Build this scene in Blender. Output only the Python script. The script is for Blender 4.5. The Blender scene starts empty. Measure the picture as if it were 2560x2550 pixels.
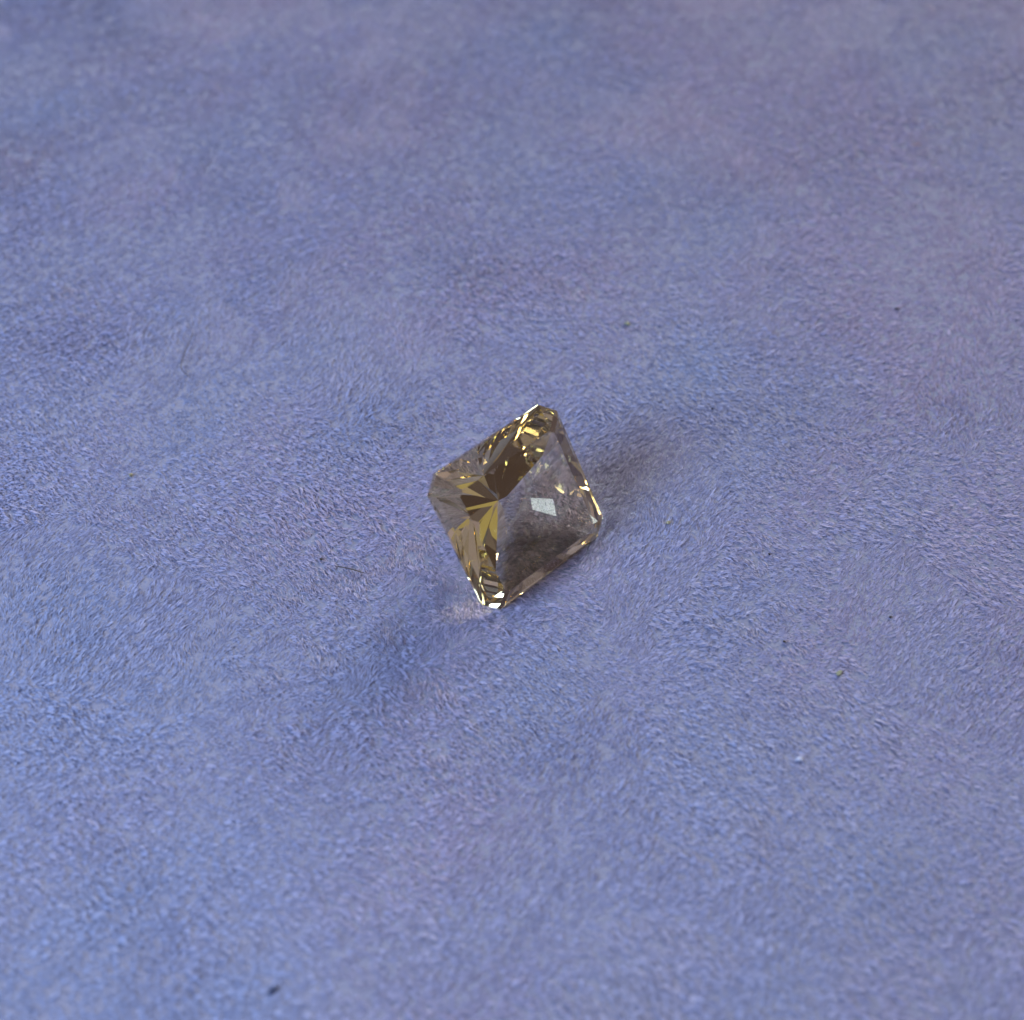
import bpy, math
import numpy as np

MM = 0.001                                    # the scene is built at real size: lengths below are in mm
R = math.radians
scene = bpy.context.scene
col = scene.collection

# ------------------------------------------------------------------ camera
cam_data = bpy.data.cameras.new('camera')
cam = bpy.data.objects.new('camera', cam_data)
col.objects.link(cam)
ELEV, DIST, FOV = R(56.0), 72.0, R(45.0)
cam.location = (0, -math.cos(ELEV) * DIST * MM, math.sin(ELEV) * DIST * MM)
cam.rotation_euler = (math.pi / 2 - ELEV, 0, 0)
cam_data.sensor_width = 36.0
cam_data.sensor_fit = 'HORIZONTAL'
cam_data.lens = 18.0 / math.tan(FOV / 2)
cam_data.clip_start = 0.002
cam_data.clip_end = 20.0
cam_data.dof.use_dof = True
cam_data.dof.focus_distance = 70.5 * MM
cam_data.dof.aperture_fstop = 28.0
scene.camera = cam

# ------------------------------------------------------------------ world: dim room light, with coloured lobes added for the stone's facets
world = bpy.data.worlds.new('World')
scene.world = world
world.use_nodes = True
wn, wl = world.node_tree.nodes, world.node_tree.links
def room_light():
    """a dim room: mauve-grey overhead, warmer towards the lamp side, dark where the photographer leans in"""
    geo = wn.new('ShaderNodeTexCoord')
    def lobe(d, lo, hi):
        d = np.array(d, float)
        d /= np.linalg.norm(d)
        dt = wn.new('ShaderNodeVectorMath')
        dt.operation = 'DOT_PRODUCT'
        wl.new(geo.outputs['Generated'], dt.inputs[0])
        dt.inputs[1].default_value = d
        mr = wn.new('ShaderNodeMapRange')
        mr.interpolation_type = 'SMOOTHSTEP'
        mr.inputs['From Min'].default_value = lo
        mr.inputs['From Max'].default_value = hi
        wl.new(dt.outputs['Value'], mr.inputs['Value'])
        return mr.outputs['Result']
    def mix(fac, a, b):
        m = wn.new('ShaderNodeMix')
        m.data_type = 'RGBA'
        wl.new(fac, m.inputs['Factor'])
        for k, c in (('A', a), ('B', b)):
            if isinstance(c, tuple):
                m.inputs[k].default_value = (*c, 1)
            else:
                wl.new(c, m.inputs[k])
        return m.outputs['Result']
    c = mix(lobe((0.2, 0.25, 1), 0.15, 0.95), (0.17, 0.145, 0.155), (0.39, 0.36, 0.45))
    c = mix(lobe((0.90, 0.38, 0.28), 0.55, 0.97), c, (0.46, 0.39, 0.48))
    c = mix(lobe((0.62, -0.04, 0.78), 0.92, 0.985), c, (0.52, 0.46, 0.20))  # gold lobe added high on the right to give facets their gold
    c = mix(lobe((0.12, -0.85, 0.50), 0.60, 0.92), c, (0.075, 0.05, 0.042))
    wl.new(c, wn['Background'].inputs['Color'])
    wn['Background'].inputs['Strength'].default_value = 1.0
room_light()

# ------------------------------------------------------------------ lamps
def area(name, direction, dist, size, watts, color):
    d = np.array(direction, float)
    d /= np.linalg.norm(d)
    ld = bpy.data.lights.new(name, 'AREA')
    ld.shape = 'SQUARE'
    ld.size = size
    ld.energy = watts
    ld.color = color
    o = bpy.data.objects.new(name, ld)
    o.location = d * dist
    from mathutils import Vector
    o.rotation_euler = Vector(d).to_track_quat('Z', 'Y').to_euler()
    col.objects.link(o)
    return o

area('window_light', (-8.9, -4.9, 7.0), 0.20, 0.092, 0.475, (0.50, 0.69, 1.0))
area('warm_lamp', (6.6, 12.0, 7.0), 0.80, 0.30, 8.3, (1.0, 0.90, 0.66))

scene.view_settings.view_transform = 'Standard'
scene.view_settings.look = 'None'
scene.view_settings.exposure = 0.0
scene.view_settings.gamma = 1.0
scene.view_settings.use_curve_mapping = False
cy = scene.cycles
cy.max_bounces = 28
cy.transmission_bounces = 28
cy.glossy_bounces = 24
cy.diffuse_bounces = 3
cy.caustics_reflective = True
cy.caustics_refractive = True
cy.blur_glossy = 0.0
cy.sample_clamp_indirect = 30.0
cy.use_adaptive_sampling = False
cy.use_denoising = True

# ------------------------------------------------------------------ materials
def material(name):
    m = bpy.data.materials.new(name)
    m.use_nodes = True
    n, l = m.node_tree.nodes, m.node_tree.links
    return m, n, l, n['Principled BSDF']

def cloth_backing_material():
    m, n, l, b = material('suede_backing')
    tc = n.new('ShaderNodeTexCoord')
    nz = n.new('ShaderNodeTexNoise')
    nz.inputs['Scale'].default_value = 5000
    nz.inputs['Detail'].default_value = 3
    l.new(tc.outputs['Object'], nz.inputs['Vector'])
    cr = n.new('ShaderNodeValToRGB')
    cr.color_ramp.elements[0].color = (0.17, 0.185, 0.29, 1)
    cr.color_ramp.elements[1].color = (0.25, 0.275, 0.41, 1)
    l.new(nz.outputs['Fac'], cr.inputs['Fac'])
    l.new(cr.outputs['Color'], b.inputs['Base Color'])
    bp = n.new('ShaderNodeBump')
    bp.inputs['Strength'].default_value = 1.0
    bp.inputs['Distance'].default_value = 0.0001
    l.new(nz.outputs['Fac'], bp.inputs['Height'])
    l.new(bp.outputs['Normal'], b.inputs['Normal'])
    b.inputs['Roughness'].default_value = 0.95
    b.inputs['Specular IOR Level'].default_value = 0.1
    return m

def nap_material():
    m, n, l, b = material('suede_nap')
    at = n.new('ShaderNodeAttribute')
    at.attribute_name = 'tint'
    cr = n.new('ShaderNodeValToRGB')
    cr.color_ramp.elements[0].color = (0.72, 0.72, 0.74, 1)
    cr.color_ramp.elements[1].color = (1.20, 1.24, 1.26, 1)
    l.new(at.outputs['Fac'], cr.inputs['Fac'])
    hu = n.new('ShaderNodeAttribute')
    hu.attribute_name = 'hue'
    hue = n.new('ShaderNodeMix')
    hue.data_type = 'RGBA'
    hue.inputs['A'].default_value = (0.390, 0.352, 0.525, 1)      # dusty lavender
    hue.inputs['B'].default_value = (0.325, 0.367, 0.570, 1)      # slate blue
    l.new(hu.outputs['Fac'], hue.inputs['Factor'])
    mu = n.new('ShaderNodeMix')
    mu.data_type = 'RGBA'
    mu.blend_type = 'MULTIPLY'
    mu.inputs['Factor'].default_value = 1.0
    l.new(hue.outputs['Result'], mu.inputs['A'])
    l.new(cr.outputs['Color'], mu.inputs['B'])
    l.new(mu.outputs['Result'], b.inputs['Base Color'])
    b.inputs['Roughness'].default_value = 0.62
    b.inputs['Specular IOR Level'].default_value = 0.25
    tr = n.new('ShaderNodeBsdfTranslucent')
    l.new(mu.outputs['Result'], tr.inputs['Color'])
    mx = n.new('ShaderNodeMixShader')
    mx.inputs['Fac'].default_value = 0.22
    l.new(b.outputs[0], mx.inputs[1])
    l.new(tr.outputs[0], mx.inputs[2])
    l.new(mx.outputs[0], n['Material Output'].inputs['Surface'])
    return m

def gem_material():
    m, n, l, b = material('smoky_yellow_crystal')
    n.remove(b)
    out = n['Material Output']
    geo = n.new('ShaderNodeNewGeometry')
    fr = n.new('ShaderNodeFresnel')
    fr.inputs['IOR'].default_value = IOR
    tint = (0.875, 0.825, 0.725)
    adds = n.new('ShaderNodeBsdfRefraction')
    adds.distribution = 'BECKMANN'
    adds.inputs['Color'].default_value = (*tint, 1)
    adds.inputs['Roughness'].default_value = 0.0
    adds.inputs['IOR'].default_value = IOR
    gl = n.new('ShaderNodeBsdfAnisotropic')
    gl.inputs['Roughness'].default_value = 0.0
    mc = n.new('ShaderNodeMix')
    mc.data_type = 'RGBA'
    mc.inputs['A'].default_value = (1, 1, 1, 1)              # mirror off the outside: untinted
    mc.inputs['B'].default_value = (0.92, 0.895, 0.79, 1)     # total reflection inside the stone: body colour
    l.new(geo.outputs['Backfacing'], mc.inputs['Factor'])
    l.new(mc.outputs['Result'], gl.inputs['Color'])
    mx = n.new('ShaderNodeMixShader')
    l.new(fr.outputs['Fac'], mx.inputs['Fac'])
    l.new(adds.outputs[0], mx.inputs[1])
    l.new(gl.outputs[0], mx.inputs[2])
    l.new(mx.outputs[0], out.inputs['Surface'])
    return m

def fibre_material(name, c, rough=0.6):
    m, n, l, b = material(name)
    tc = n.new('ShaderNodeTexCoord')
    nz = n.new('ShaderNodeTexNoise')
    nz.inputs['Scale'].default_value = 4000
    l.new(tc.outputs['Object'], nz.inputs['Vector'])
    cr = n.new('ShaderNodeValToRGB')
    cr.color_ramp.elements[0].color = (*[x * 0.7 for x in c], 1)
    cr.color_ramp.elements[1].color = (*[min(1, x * 1.3) for x in c], 1)
    l.new(nz.outputs['Fac'], cr.inputs['Fac'])
    l.new(cr.outputs['Color'], b.inputs['Base Color'])
    b.inputs['Roughness'].default_value = rough
    return m

# ------------------------------------------------------------------ the stone's shape, cut plane by plane
IOR = 1.61
A, B, CUT = 4.43, 4.44, 1.216                  # half width, half depth, length of the cut corners
PSI, TAU = R(-49.7), R(53.9)                   # heading on the cloth, lean (it lies on one pavilion side)
GIRDLE = 0.13

def facets():
    """(normal, distance, kind) of every facet in the stone's own axes; table up is +Z."""
    pl = []
    dcor = (A + B) / math.sqrt(2) - CUT / 2
    sides = [(0, A), (90, B), (180, A), (270, B)]
    corners = [(45, dcor), (135, dcor), (225, dcor), (315, dcor)]
    def add(az, ang, dist_girdle, z0, kind, up):
        # a plane through the point at distance dist_girdle and height z0, sloping at ang from the girdle plane
        a, s = R(az), math.sin(R(ang))
        nrm = np.array([math.cos(a) * s, math.sin(a) * s, math.cos(R(ang)) * (1 if up else -1)])
        p = np.array([math.cos(a) * dist_girdle, math.sin(a) * dist_girdle, z0])
        pl.append((nrm, float(nrm @ p), kind))
    for az, d in sides + corners:
        add(az, 90, d, 0, 'girdle_facet', True)
    for az, d in sides:
        add(az, 46, d, GIRDLE, 'crown_facet', True)
        add(az, 36, d - 0.36, GIRDLE + 0.36, 'crown_facet', True)
    for az, d in corners:
        add(az, 43, d, GIRDLE, 'crown_facet', True)
        add(az, 35, d - 0.35, GIRDLE + 0.325, 'crown_facet', True)
    pl.append((np.array([0, 0, 1.0]), GIRDLE + 0.95, 'table'))
    lower = 'pavilion_facet'
    for az, d in sides:
        add(az, 66, d, -GIRDLE, lower, False)
        add(az, math.degrees(TAU), d * 0.93, -GIRDLE - 0.70, lower, False)     # one of these four lies on the cloth
        add(az, 46, d * 0.91, -GIRDLE - 0.83, lower, False)
        for s in (-1, 1):
            add(az + s * 7, 42.5, d * 0.68, -GIRDLE - 2.0, lower, False)
            add(az + s * 19, 43, d * 0.74, -GIRDLE - 1.9, lower, False)
            add(az + s * 29, 40, d * 0.52, -GIRDLE - 2.75, lower, False)
    for az, d in corners:
        add(az, 60, d, -GIRDLE, lower, False)
        for s in (-1, 1):
            add(az + s * 9, 48, d * 0.90, -GIRDLE - 1.0, lower, False)
        add(az, 44, d * 0.66, -GIRDLE - 2.1, lower, False)
    return pl

def cut_polygons(pl):
    polys = []
    for i, (n, d, kind) in enumerate(pl):
        t = np.cross(n, [0, 0, 1.0])
        if np.linalg.norm(t) < 1e-6:
            t = np.array([1.0, 0, 0])
        t /= np.linalg.norm(t)
        b = np.cross(n, t)
        c = n * d
        poly = [c + 30 * (t * sx + b * sy) for sx, sy in ((-1, -1), (1, -1), (1, 1), (-1, 1))]
        for j, (m, e, _k) in enumerate(pl):
            if j == i:
                continue
            new = []
            for k in range(len(poly)):
                p, q = poly[k], poly[(k + 1) % len(poly)]
                dp, dq = m @ p - e, m @ q - e
                if dp <= 1e-9:
                    new.append(p)
                if (dp < -1e-9 and dq > 1e-9) or (dp > 1e-9 and dq < -1e-9):
                    new.append(p + (q - p) * dp / (dp - dq))
            poly = new
            if len(poly) < 3:
                break
        if len(poly) >= 3:
            polys.append((poly, n, kind))
    verts, out = [], []
    for poly, n, kind in polys:                # weld: neighbouring facets share exactly the same points
        ids = []
        for p in poly:
            for k, v in enumerate(verts):
                if np.abs(v - p).max() < 2e-4:
                    break
            else:
                verts.append(p)
                k = len(verts) - 1
            if k not in ids:
                ids.append(k)
        if len(ids) >= 3:
            vs = [verts[k] for k in ids]
            nn = sum(np.cross(vs[k] - vs[0], vs[(k + 1) % len(vs)] - vs[0]) for k in range(len(vs)))
            if nn @ n < 0:
                ids.reverse()
            out.append((ids, n, kind))
    return verts, out

PLANES = facets()
GV, GF = cut_polygons(PLANES)
ct, st, cp, sp = math.cos(TAU), math.sin(TAU), math.cos(PSI), math.sin(PSI)
GROT = np.array([[cp, -sp, 0], [sp, cp, 0], [0, 0, 1]]) @ np.array([[ct, 0, st], [0, 1, 0], [-st, 0, ct]])
low = min((GROT @ v)[2] for v in GV)
GPOS = np.array([0.382, -2.30, -low - 0.16])   # sunk a little into the nap

# ------------------------------------------------------------------ the cloth
rng = np.random.default_rng(7)
class Field:
    """smooth random field from a few plane waves; wavelength in mm"""
    def __init__(self, wavelength, n=14):
        ang = rng.uniform(0, 2 * np.pi, n)
        k = 2 * np.pi / (wavelength * rng.uniform(0.65, 1.6, n))
        self.kx, self.ky, self.ph = k * np.cos(ang), k * np.sin(ang), rng.uniform(0, 2 * np.pi, n)
        self.n = n
    def __call__(self, x, y):
        o = np.zeros_like(x)
        for kx, ky, ph in zip(self.kx, self.ky, self.ph):
            o += np.sin(kx * x + ky * y + ph)
        return o / math.sqrt(self.n / 2)       # unit variance

WPL = [(GROT @ nr, d + float((GROT @ nr) @ GPOS)) for nr, d, _k in PLANES]
def underside(x, y):
    """height of the stone's underside above each (x, y); far up where the stone is not overhead"""
    lo, up = np.full(x.shape, -1e3), np.full(x.shape, 1e3)
    ok = np.ones(x.shape, bool)
    for nr, d in WPL:
        r = d - nr[0] * x - nr[1] * y
        if nr[2] < -1e-3:
            lo = np.maximum(lo, r / nr[2])
        elif nr[2] > 1e-3:
            up = np.minimum(up, r / nr[2])
        else:
            ok &= r >= 0
    return np.where(ok & (lo <= up), lo, 1e3)

relief = Field(26.0)
def cloth_flat(x, y):
    return 0.10 * relief(x, y) * (1 - np.exp(-((x - 1) ** 2 + (y + 1) ** 2) / 90.0))
def cloth_z(x, y):                              # dented where the stone's weight presses it
    z = cloth_flat(x, y)
    for dx, dy, gap in ((0, 0, 0.05), (0.22, 0, 0.02), (-0.22, 0, 0.02), (0, 0.22, 0.02), (0, -0.22, 0.02)):
        z = np.minimum(z, underside(x + dx, y + dy) - gap)
    return z

def axis(lo, hi, c, near=11.0, fine=0.22, coarse=2.5):
    return np.unique(np.round(np.concatenate([np.arange(lo, c - near, coarse), np.arange(c - near, c + near, fine), np.arange(c + near, hi + coarse, coarse)]), 4))
xs, ys = np.meshgrid(axis(-160, 160, 1.0), axis(-120, 220, -1.0))
zs = cloth_z(xs, ys)
v = np.stack([xs, ys, zs], -1).reshape(-1, 3)
idx = np.arange(xs.size).reshape(xs.shape)
f = np.stack([idx[:-1, :-1], idx[:-1, 1:], idx[1:, 1:], idx[1:, :-1]], -1).reshape(-1, 4)
me = bpy.data.meshes.new('suede_cloth')
me.from_pydata((v * MM).tolist(), [], f.tolist())
me.polygons.foreach_set('use_smooth', [True] * len(me.polygons))
me.materials.append(cloth_backing_material())
cloth = bpy.data.objects.new('suede_cloth', me)
cloth['kind'] = 'structure'
cloth['label'] = 'soft blue lavender suede cloth filling the whole picture'
col.objects.link(cloth)
so = cloth.modifiers.new('thickness', 'SOLIDIFY')
so.thickness = 0.8 * MM
so.offset = -1

broad, mid, fine = Field(30), Field(9), Field(2.6)
stir, stir_dir = Field(16), Field(3.2)
rise_mid, rise_fine, lay, lay_small = Field(8), Field(1.9), Field(14), Field(4)
hue_broad, hue_mid, rise_broad = Field(24), Field(8), Field(19)
brush, brush_edge = Field(17), Field(5)

def nap(n_fuzz, n_laid, per):
    # fuzz and laid tufts spread over the part of the cloth that the camera sees, and a margin round it
    def spread(n):
        y = rng.uniform(NEAR, FAR, n * 2)
        half = 29 + (y + 34) * 0.24
        y = y[rng.uniform(0, 1, len(y)) < half / half.max()][:n]
        return rng.uniform(-1, 1, len(y)) * (29 + (y + 34) * 0.24), y
    xf, yf = spread(n_fuzz)
    xl, yl = spread(n_laid * 3)
    k = rng.uniform(0, 1, len(xl)) < 0.33 + 0.28 * lay(xl, yl) + 0.12 * lay_small(xl, yl)
    xl, yl = xl[k], yl[k]
    x, y = np.concatenate([xf, xl]), np.concatenate([yf, yl])
    laid = np.concatenate([np.zeros(len(xf)), np.ones(len(xl))])
    # lie of the nap: to the right and towards the viewer, swirling, ruffled round the stone
    lie = R(-17) + R(12) * broad(x, y) + R(8) * mid(x, y) + R(7) * fine(x, y)
    lie += R(-15) * np.clip((-y - 5) / 22, 0, 1)
    ruffle = np.exp(-(((x + 6.5) / 6.5) ** 2 + ((y + 8) / 5.5) ** 2))
    ruffle += 0.6 * np.exp(-(((x - 14) / 5) ** 2 + ((y + 4) / 4) ** 2))
    ruffle += 0.25 * np.clip(stir(x, y), 0, 2)
    rise = R(13.5) + R(5.5) * rise_broad(x, y) + R(4.5) * rise_mid(x, y) + R(2.5) * rise_fine(x, y) + R(5) * ruffle
    lie += R(70) * np.clip((brush(x, y) + 0.25 * brush_edge(x, y) - 0.45) / 0.35, 0, 1)     # patches stroked another way
    lie += ruffle * R(38) * stir_dir(x, y)
    lie += rng.normal(0, R(7), len(y)) + (1 - laid) * rng.normal(0, R(14), len(y))
    rise += rng.normal(0, R(3.5), len(y)) - laid * R(2)
    size = np.exp(rng.normal(0, 0.2, len(y))) * (0.88 + 0.35 * laid)
    tint = np.clip(0.42 + 0.23 * laid + 0.12 * rng.normal(0, 1, len(y)), 0, 1)  # laid tufts paler, their glints painted into the fibre colour
    hue = np.clip(0.5 + 0.14 * hue_broad(x, y) + 0.09 * hue_mid(x, y) - 0.006 * x - 0.006 * y, 0, 1)  # random hue patches, drifting to lavender towards the right and far side
    rep = lambda a: np.repeat(a, per)
    x, y, lie, rise, size, tint, ruffle, laid, hue = map(rep, (x, y, lie, rise, size, tint, ruffle, laid, hue))
    n = len(x)
    jit = 0.09 - 0.045 * laid
    x = x + rng.normal(0, 1, n) * jit
    y = y + rng.normal(0, 1, n) * jit
    lie = lie + rng.normal(0, R(8), n) * (1 + ruffle) * (1 - 0.4 * laid)
    rise = np.clip(rise + rng.normal(0, R(4), n), R(6), R(60))
    # fibres standing up against the edge that the stone rests on
    e0, e1 = (GROT @ np.array([A, -B, -GIRDLE]) + GPOS)[:2], (GROT @ np.array([A, B, -GIRDLE]) + GPOS)[:2]
    ex = (e1 - e0) / np.linalg.norm(e1 - e0)
    al = (x - e0[0]) * ex[0] + (y - e0[1]) * ex[1]
    ac = (x - e0[0]) * ex[1] - (y - e0[1]) * ex[0]
    lean = np.exp(-(ac / 0.45) ** 2) * (al > -0.6) * (al < 2 * B + 0.6)
    rise = rise + R(26) * lean * rng.uniform(0.3, 1.2, n)
    size = size * (1 + 0.35 * lean)
    L = 0.29 * size * np.exp(rng.normal(0, 0.22, n))
    w = 0.031 * np.exp(rng.normal(0, 0.25, n))
    tint = np.clip(tint + rng.normal(0, 0.11, n), 0, 1)
    z = cloth_z(x, y) - 0.005 + 0.03 * laid
    p0 = np.stack([x, y, z], 1)
    def step(p, ang, el, ln):
        return p + np.stack([np.cos(ang) * np.cos(el), np.sin(ang) * np.cos(el), np.sin(el)], 1) * ln[:, None]
    p1 = step(p0, lie, rise, L * 0.5)
    bend = rng.normal(0, R(14), n)
    p2 = step(p1, lie + bend, rise - R(16) - rng.uniform(0, R(18), n), L * 0.5)
    p2[:, 2] = np.maximum(p2[:, 2], z + 0.05 + rng.uniform(0, 0.05, n))
    side = np.stack([-np.sin(lie), np.cos(lie), np.zeros(n)], 1)
    roll = rng.normal(0, R(24), n)
    wv = side * np.cos(roll)[:, None]
    wv[:, 2] += np.sin(roll)
    wv *= w[:, None]
    # what stands in the stone's way is pressed flat under it; what still pokes into it is left out
    inside = np.zeros(n, bool)
    near = (np.abs(x - 1) < 9) & (np.abs(y + 1) < 10)
    for p, lift in ((p0, 0.03), (p1, 0.012), (p2, 0.006)):
        q = p[near]
        q[:, 2] = np.minimum(q[:, 2], np.where(underside(q[:, 0], q[:, 1]) < cloth_flat(q[:, 0], q[:, 1]) + 0.25, underside(q[:, 0], q[:, 1]) - lift, 1e3))
        p[near] = q
    for p in (p0, p1, p2):
        q = (p - GPOS) @ GROT
        ok = np.ones(n, bool)
        for nr, d, _k in PLANES:
            ok &= q @ nr < d - 0.002
        inside |= ok
    k = ~inside
    p0, p1, p2, wv, tint, hue = p0[k], p1[k], p2[k], wv[k], tint[k], hue[k]
    n = len(p0)
    V = np.stack([p0 - wv * 0.8, p0 + wv * 0.8, p1 + wv, p1 - wv, p2], 1).reshape(-1, 3) * MM
    base = np.arange(n)[:, None] * 5
    loops = (base + np.array([0, 1, 2, 3, 3, 2, 4])[None]).ravel()
    me = bpy.data.meshes.new('nap')
    me.vertices.add(n * 5)
    me.vertices.foreach_set('co', V.ravel().astype(np.float32))
    me.loops.add(n * 7)
    me.loops.foreach_set('vertex_index', loops.astype(np.int32))
    me.polygons.add(n * 2)
    starts = (np.arange(n)[:, None] * 7 + np.array([0, 4])[None]).ravel()
    me.polygons.foreach_set('loop_start', starts.astype(np.int32))
    me.polygons.foreach_set('use_smooth', np.ones(n * 2, bool))
    me.update(calc_edges=True)
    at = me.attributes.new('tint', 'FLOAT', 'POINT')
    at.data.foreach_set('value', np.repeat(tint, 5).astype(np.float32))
    at = me.attributes.new('hue', 'FLOAT', 'POINT')
    at.data.foreach_set('value', np.repeat(hue, 5).astype(np.float32))
    me.materials.append(nap_material())
    o = bpy.data.objects.new('nap', me)
    o['kind'] = 'stuff'
    o['label'] = 'short brushed blue lavender fibres covering the suede cloth'
    o.parent = cloth
    col.objects.link(o)
    return o

NEAR, FAR = -34, 60
nap(135000, 26000, 6)

# ------------------------------------------------------------------ the gemstone
root = bpy.data.objects.new('gemstone', None)
root.empty_display_size = 2 * MM
root['label'] = 'pale smoky yellow faceted square gemstone with cut corners leaning on the cloth'
root['category'] = 'gemstone'
col.objects.link(root)
M4 = np.eye(4)
M4[:3, :3] = GROT
M4[:3, 3] = GPOS * MM
from mathutils import Matrix, Vector
root.matrix_world = Matrix(M4.tolist())
crystal = gem_material()
for ids, n, kind in GF:
    me = bpy.data.meshes.new(kind)
    me.from_pydata([tuple(GV[k] * MM) for k in ids], [], [list(range(len(ids)))])
    me.materials.append(crystal)
    o = bpy.data.objects.new(kind, me)
    o.parent = root
    col.objects.link(o)

# ------------------------------------------------------------------ stray hairs, fibres and specks on the nap
def thing_mesh(name, verts, faces, mat, label, cat, group=None, smooth=True):
    c = np.mean(verts, 0)
    me = bpy.data.meshes.new(name)
    me.from_pydata([tuple((np.array(v) - c) * MM) for v in verts], [], faces)
    me.polygons.foreach_set('use_smooth', [smooth] * len(me.polygons))
    me.materials.append(mat)
    o = bpy.data.objects.new(name, me)
    o.location = Vector(c * MM)
    o['label'] = label
    o['category'] = cat
    if group:
        o['group'] = group
    col.objects.link(o)
    return o

def strand(name, pts, radius, mat, label, cat, group=None):
    """a tapered round fibre through pts (mm), smoothed"""
    P = np.array(pts, float)
    t = np.linspace(0, len(P) - 1, 6 * len(P))
    Q = []
    for u in t:
        i = min(int(u), len(P) - 2)
        f = u - i
        p0, p1, p2, p3 = P[max(i - 1, 0)], P[i], P[i + 1], P[min(i + 2, len(P) - 1)]
        Q.append(0.5 * (2 * p1 + (p2 - p0) * f + (2 * p0 - 5 * p1 + 4 * p2 - p3) * f * f + (3 * p1 - p0 - 3 * p2 + p3) * f ** 3))
    Q = np.array(Q)
    T = np.gradient(Q, axis=0)
    T /= np.linalg.norm(T, axis=1)[:, None]
    vs, fs, m = [], [], 7
    for i, (q, tn) in enumerate(zip(Q, T)):
        sd = np.cross(tn, [0, 0, 1.0])
        sd /= np.linalg.norm(sd)
        up = np.cross(sd, tn)
        e = min(i, len(Q) - 1 - i) / 5
        r = radius * (0.35 + 0.65 * min(1, e))
        for k in range(m):
            a = 2 * math.pi * k / m
            vs.append(q + r * (math.cos(a) * sd + math.sin(a) * up))
    for i in range(len(Q) - 1):
        for k in range(m):
            fs.append((i * m + k, i * m + (k + 1) % m, (i + 1) * m + (k + 1) % m, (i + 1) * m + k))
    fs += [tuple(range(m))[::-1], tuple(range((len(Q) - 1) * m, len(Q) * m))]
    return thing_mesh(name, vs, fs, mat, label, cat, group)

import bmesh
def lump(name, x, y, sx, sy, sz, turn, mat, label, cat, group=None):
    """an irregular crumb or ball of lint sitting in the nap"""
    bm = bmesh.new()
    bmesh.ops.create_icosphere(bm, subdivisions=2, radius=1)
    f = [Field(1.6, 6) for _ in range(2)]
    vs = []
    for v in bm.verts:
        c = np.array(v.co)
        k = 1 + 0.17 * float(f[0](c[:1] + c[2], c[1:2])[0]) + 0.10 * float(f[1](c[:1], c[1:2] + 2 * c[2])[0])
        p = c * k * np.array([sx, sy, sz]) / 2
        vs.append([x + p[0] * math.cos(turn) - p[1] * math.sin(turn), y + p[0] * math.sin(turn) + p[1] * math.cos(turn), p[2] + 0.10])
    fs = [[v.index for v in fc.verts] for fc in bm.faces]
    bm.free()
    base = float(cloth_z(np.array([x]), np.array([y]))[0])
    vs = [[a, b, c + base] for a, b, c in vs]
    return thing_mesh(name, vs, fs, mat, label, cat, group, smooth=False)

hair_mat = fibre_material('dark_brown_hair', (0.035, 0.028, 0.022), 0.45)
black_mat = fibre_material('black_grit', (0.012, 0.012, 0.014), 0.7)
navy_mat = fibre_material('navy_lint', (0.045, 0.06, 0.13), 0.9)
white_mat = fibre_material('white_lint', (0.40, 0.45, 0.64), 0.9)
yellow_mat = fibre_material('yellow_grit', (0.28, 0.27, 0.19), 0.7)
green_mat = fibre_material('green_grit', (0.19, 0.22, 0.17), 0.7)
orange_mat = fibre_material('rust_fibre', (0.38, 0.17, 0.09), 0.6)

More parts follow.
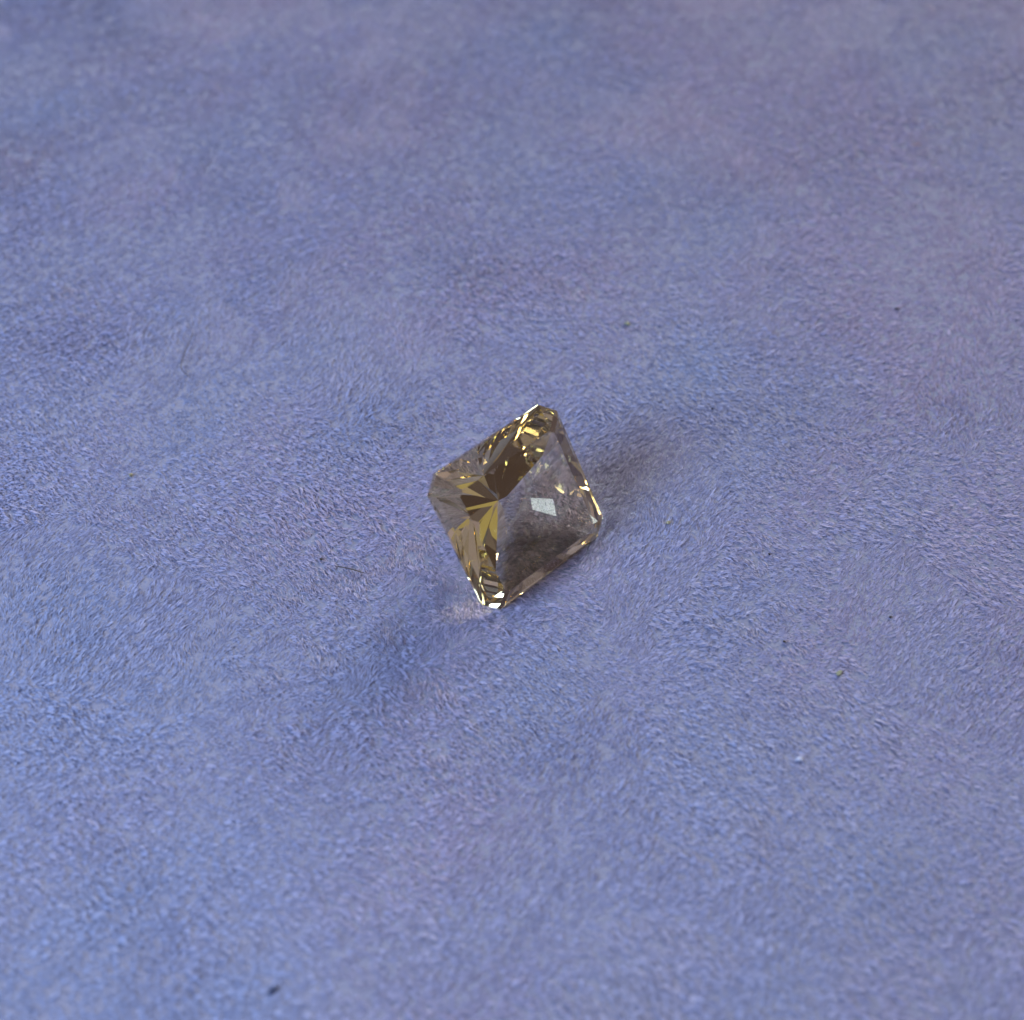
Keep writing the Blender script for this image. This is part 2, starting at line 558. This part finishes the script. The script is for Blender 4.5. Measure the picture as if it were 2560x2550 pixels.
def cz(x, y, h):
    return (x, y, float(cloth_z(np.array([float(x)]), np.array([float(y)]))[0]) + h)
strand('dark_fibre', [cz(-9.97, -3.97, 0.10), cz(-9.1, -4.20, 0.20), cz(-8.2, -4.47, 0.16)], 0.028, hair_mat,
       'short straight dark fibre lying on the cloth left of the gemstone', 'fibre')
strand('hair', [cz(-20.55, 14.1, 0.16), cz(-20.72, 12.65, 0.27), cz(-20.9, 11.37, 0.27), cz(-20.75, 10.55, 0.27), cz(-20.15, 9.95, 0.2)], 0.027, hair_mat,
       'long thin hair curved like a hook on the cloth, upper left of the gemstone', 'hair')
strand('rust_fibre', [cz(29.0, 32.05, 0.15), cz(29.35, 31.8, 0.22), cz(29.7, 31.95, 0.2)], 0.035, orange_mat,
       'tiny rust coloured fibre near the upper right corner of the cloth', 'fibre')
lump('lint_ball', -10.98, -26.79, 0.50, 0.26, 0.22, R(30), navy_mat, 'dark navy ball of lint near the bottom edge of the cloth', 'lint')
lump('lint_ball', 14.72, -15.42, 0.40, 0.25, 0.16, R(20), white_mat, 'white fluff of lint on the cloth lower right of the gemstone', 'lint')
lump('lint_ball', -10.77, -3.52, 0.18, 0.12, 0.16, R(25), hair_mat, 'small dark tuft of lint at the left end of the short dark fibre', 'lint')
lump('speck', 7.46, 14.54, 0.38, 0.30, 0.2, R(20), green_mat, 'olive green speck on the cloth above the gemstone', 'speck')
lump('speck', 17.5, -10.5, 0.40, 0.26, 0.2, R(40), green_mat, 'pale green speck on the cloth lower right, above the white fluff', 'speck')
lump('speck', 9.01, -0.97, 0.26, 0.20, 0.2, R(10), yellow_mat, 'yellow speck on the cloth just right of the gemstone', 'speck')
lump('speck', -22.55, 2.32, 0.24, 0.20, 0.18, R(50), yellow_mat, 'yellow speck far left on the cloth, below the hooked hair', 'speck')
lump('speck', 25.13, 15.8, 0.28, 0.13, 0.16, R(-15), black_mat, 'black elongated speck on the cloth in the upper right, below the rust fibre', 'speck')
lump('speck', 12.29, 7.3, 0.14, 0.12, 0.16, R(0), black_mat, 'black speck on the cloth above and right of the gemstone shadow', 'speck')
lump('speck', 14.6, -3.12, 0.15, 0.11, 0.16, R(0), black_mat, 'black speck on the cloth right of the gemstone, level with its lower half', 'speck')
lump('speck', 14.78, -8.64, 0.16, 0.13, 0.16, R(0), black_mat, 'black speck on the cloth left of the pale green speck', 'speck')
lump('speck', 20.82, -7.11, 0.15, 0.13, 0.16, R(0), black_mat, 'black speck on the cloth near the right edge, above the pale green speck', 'speck')
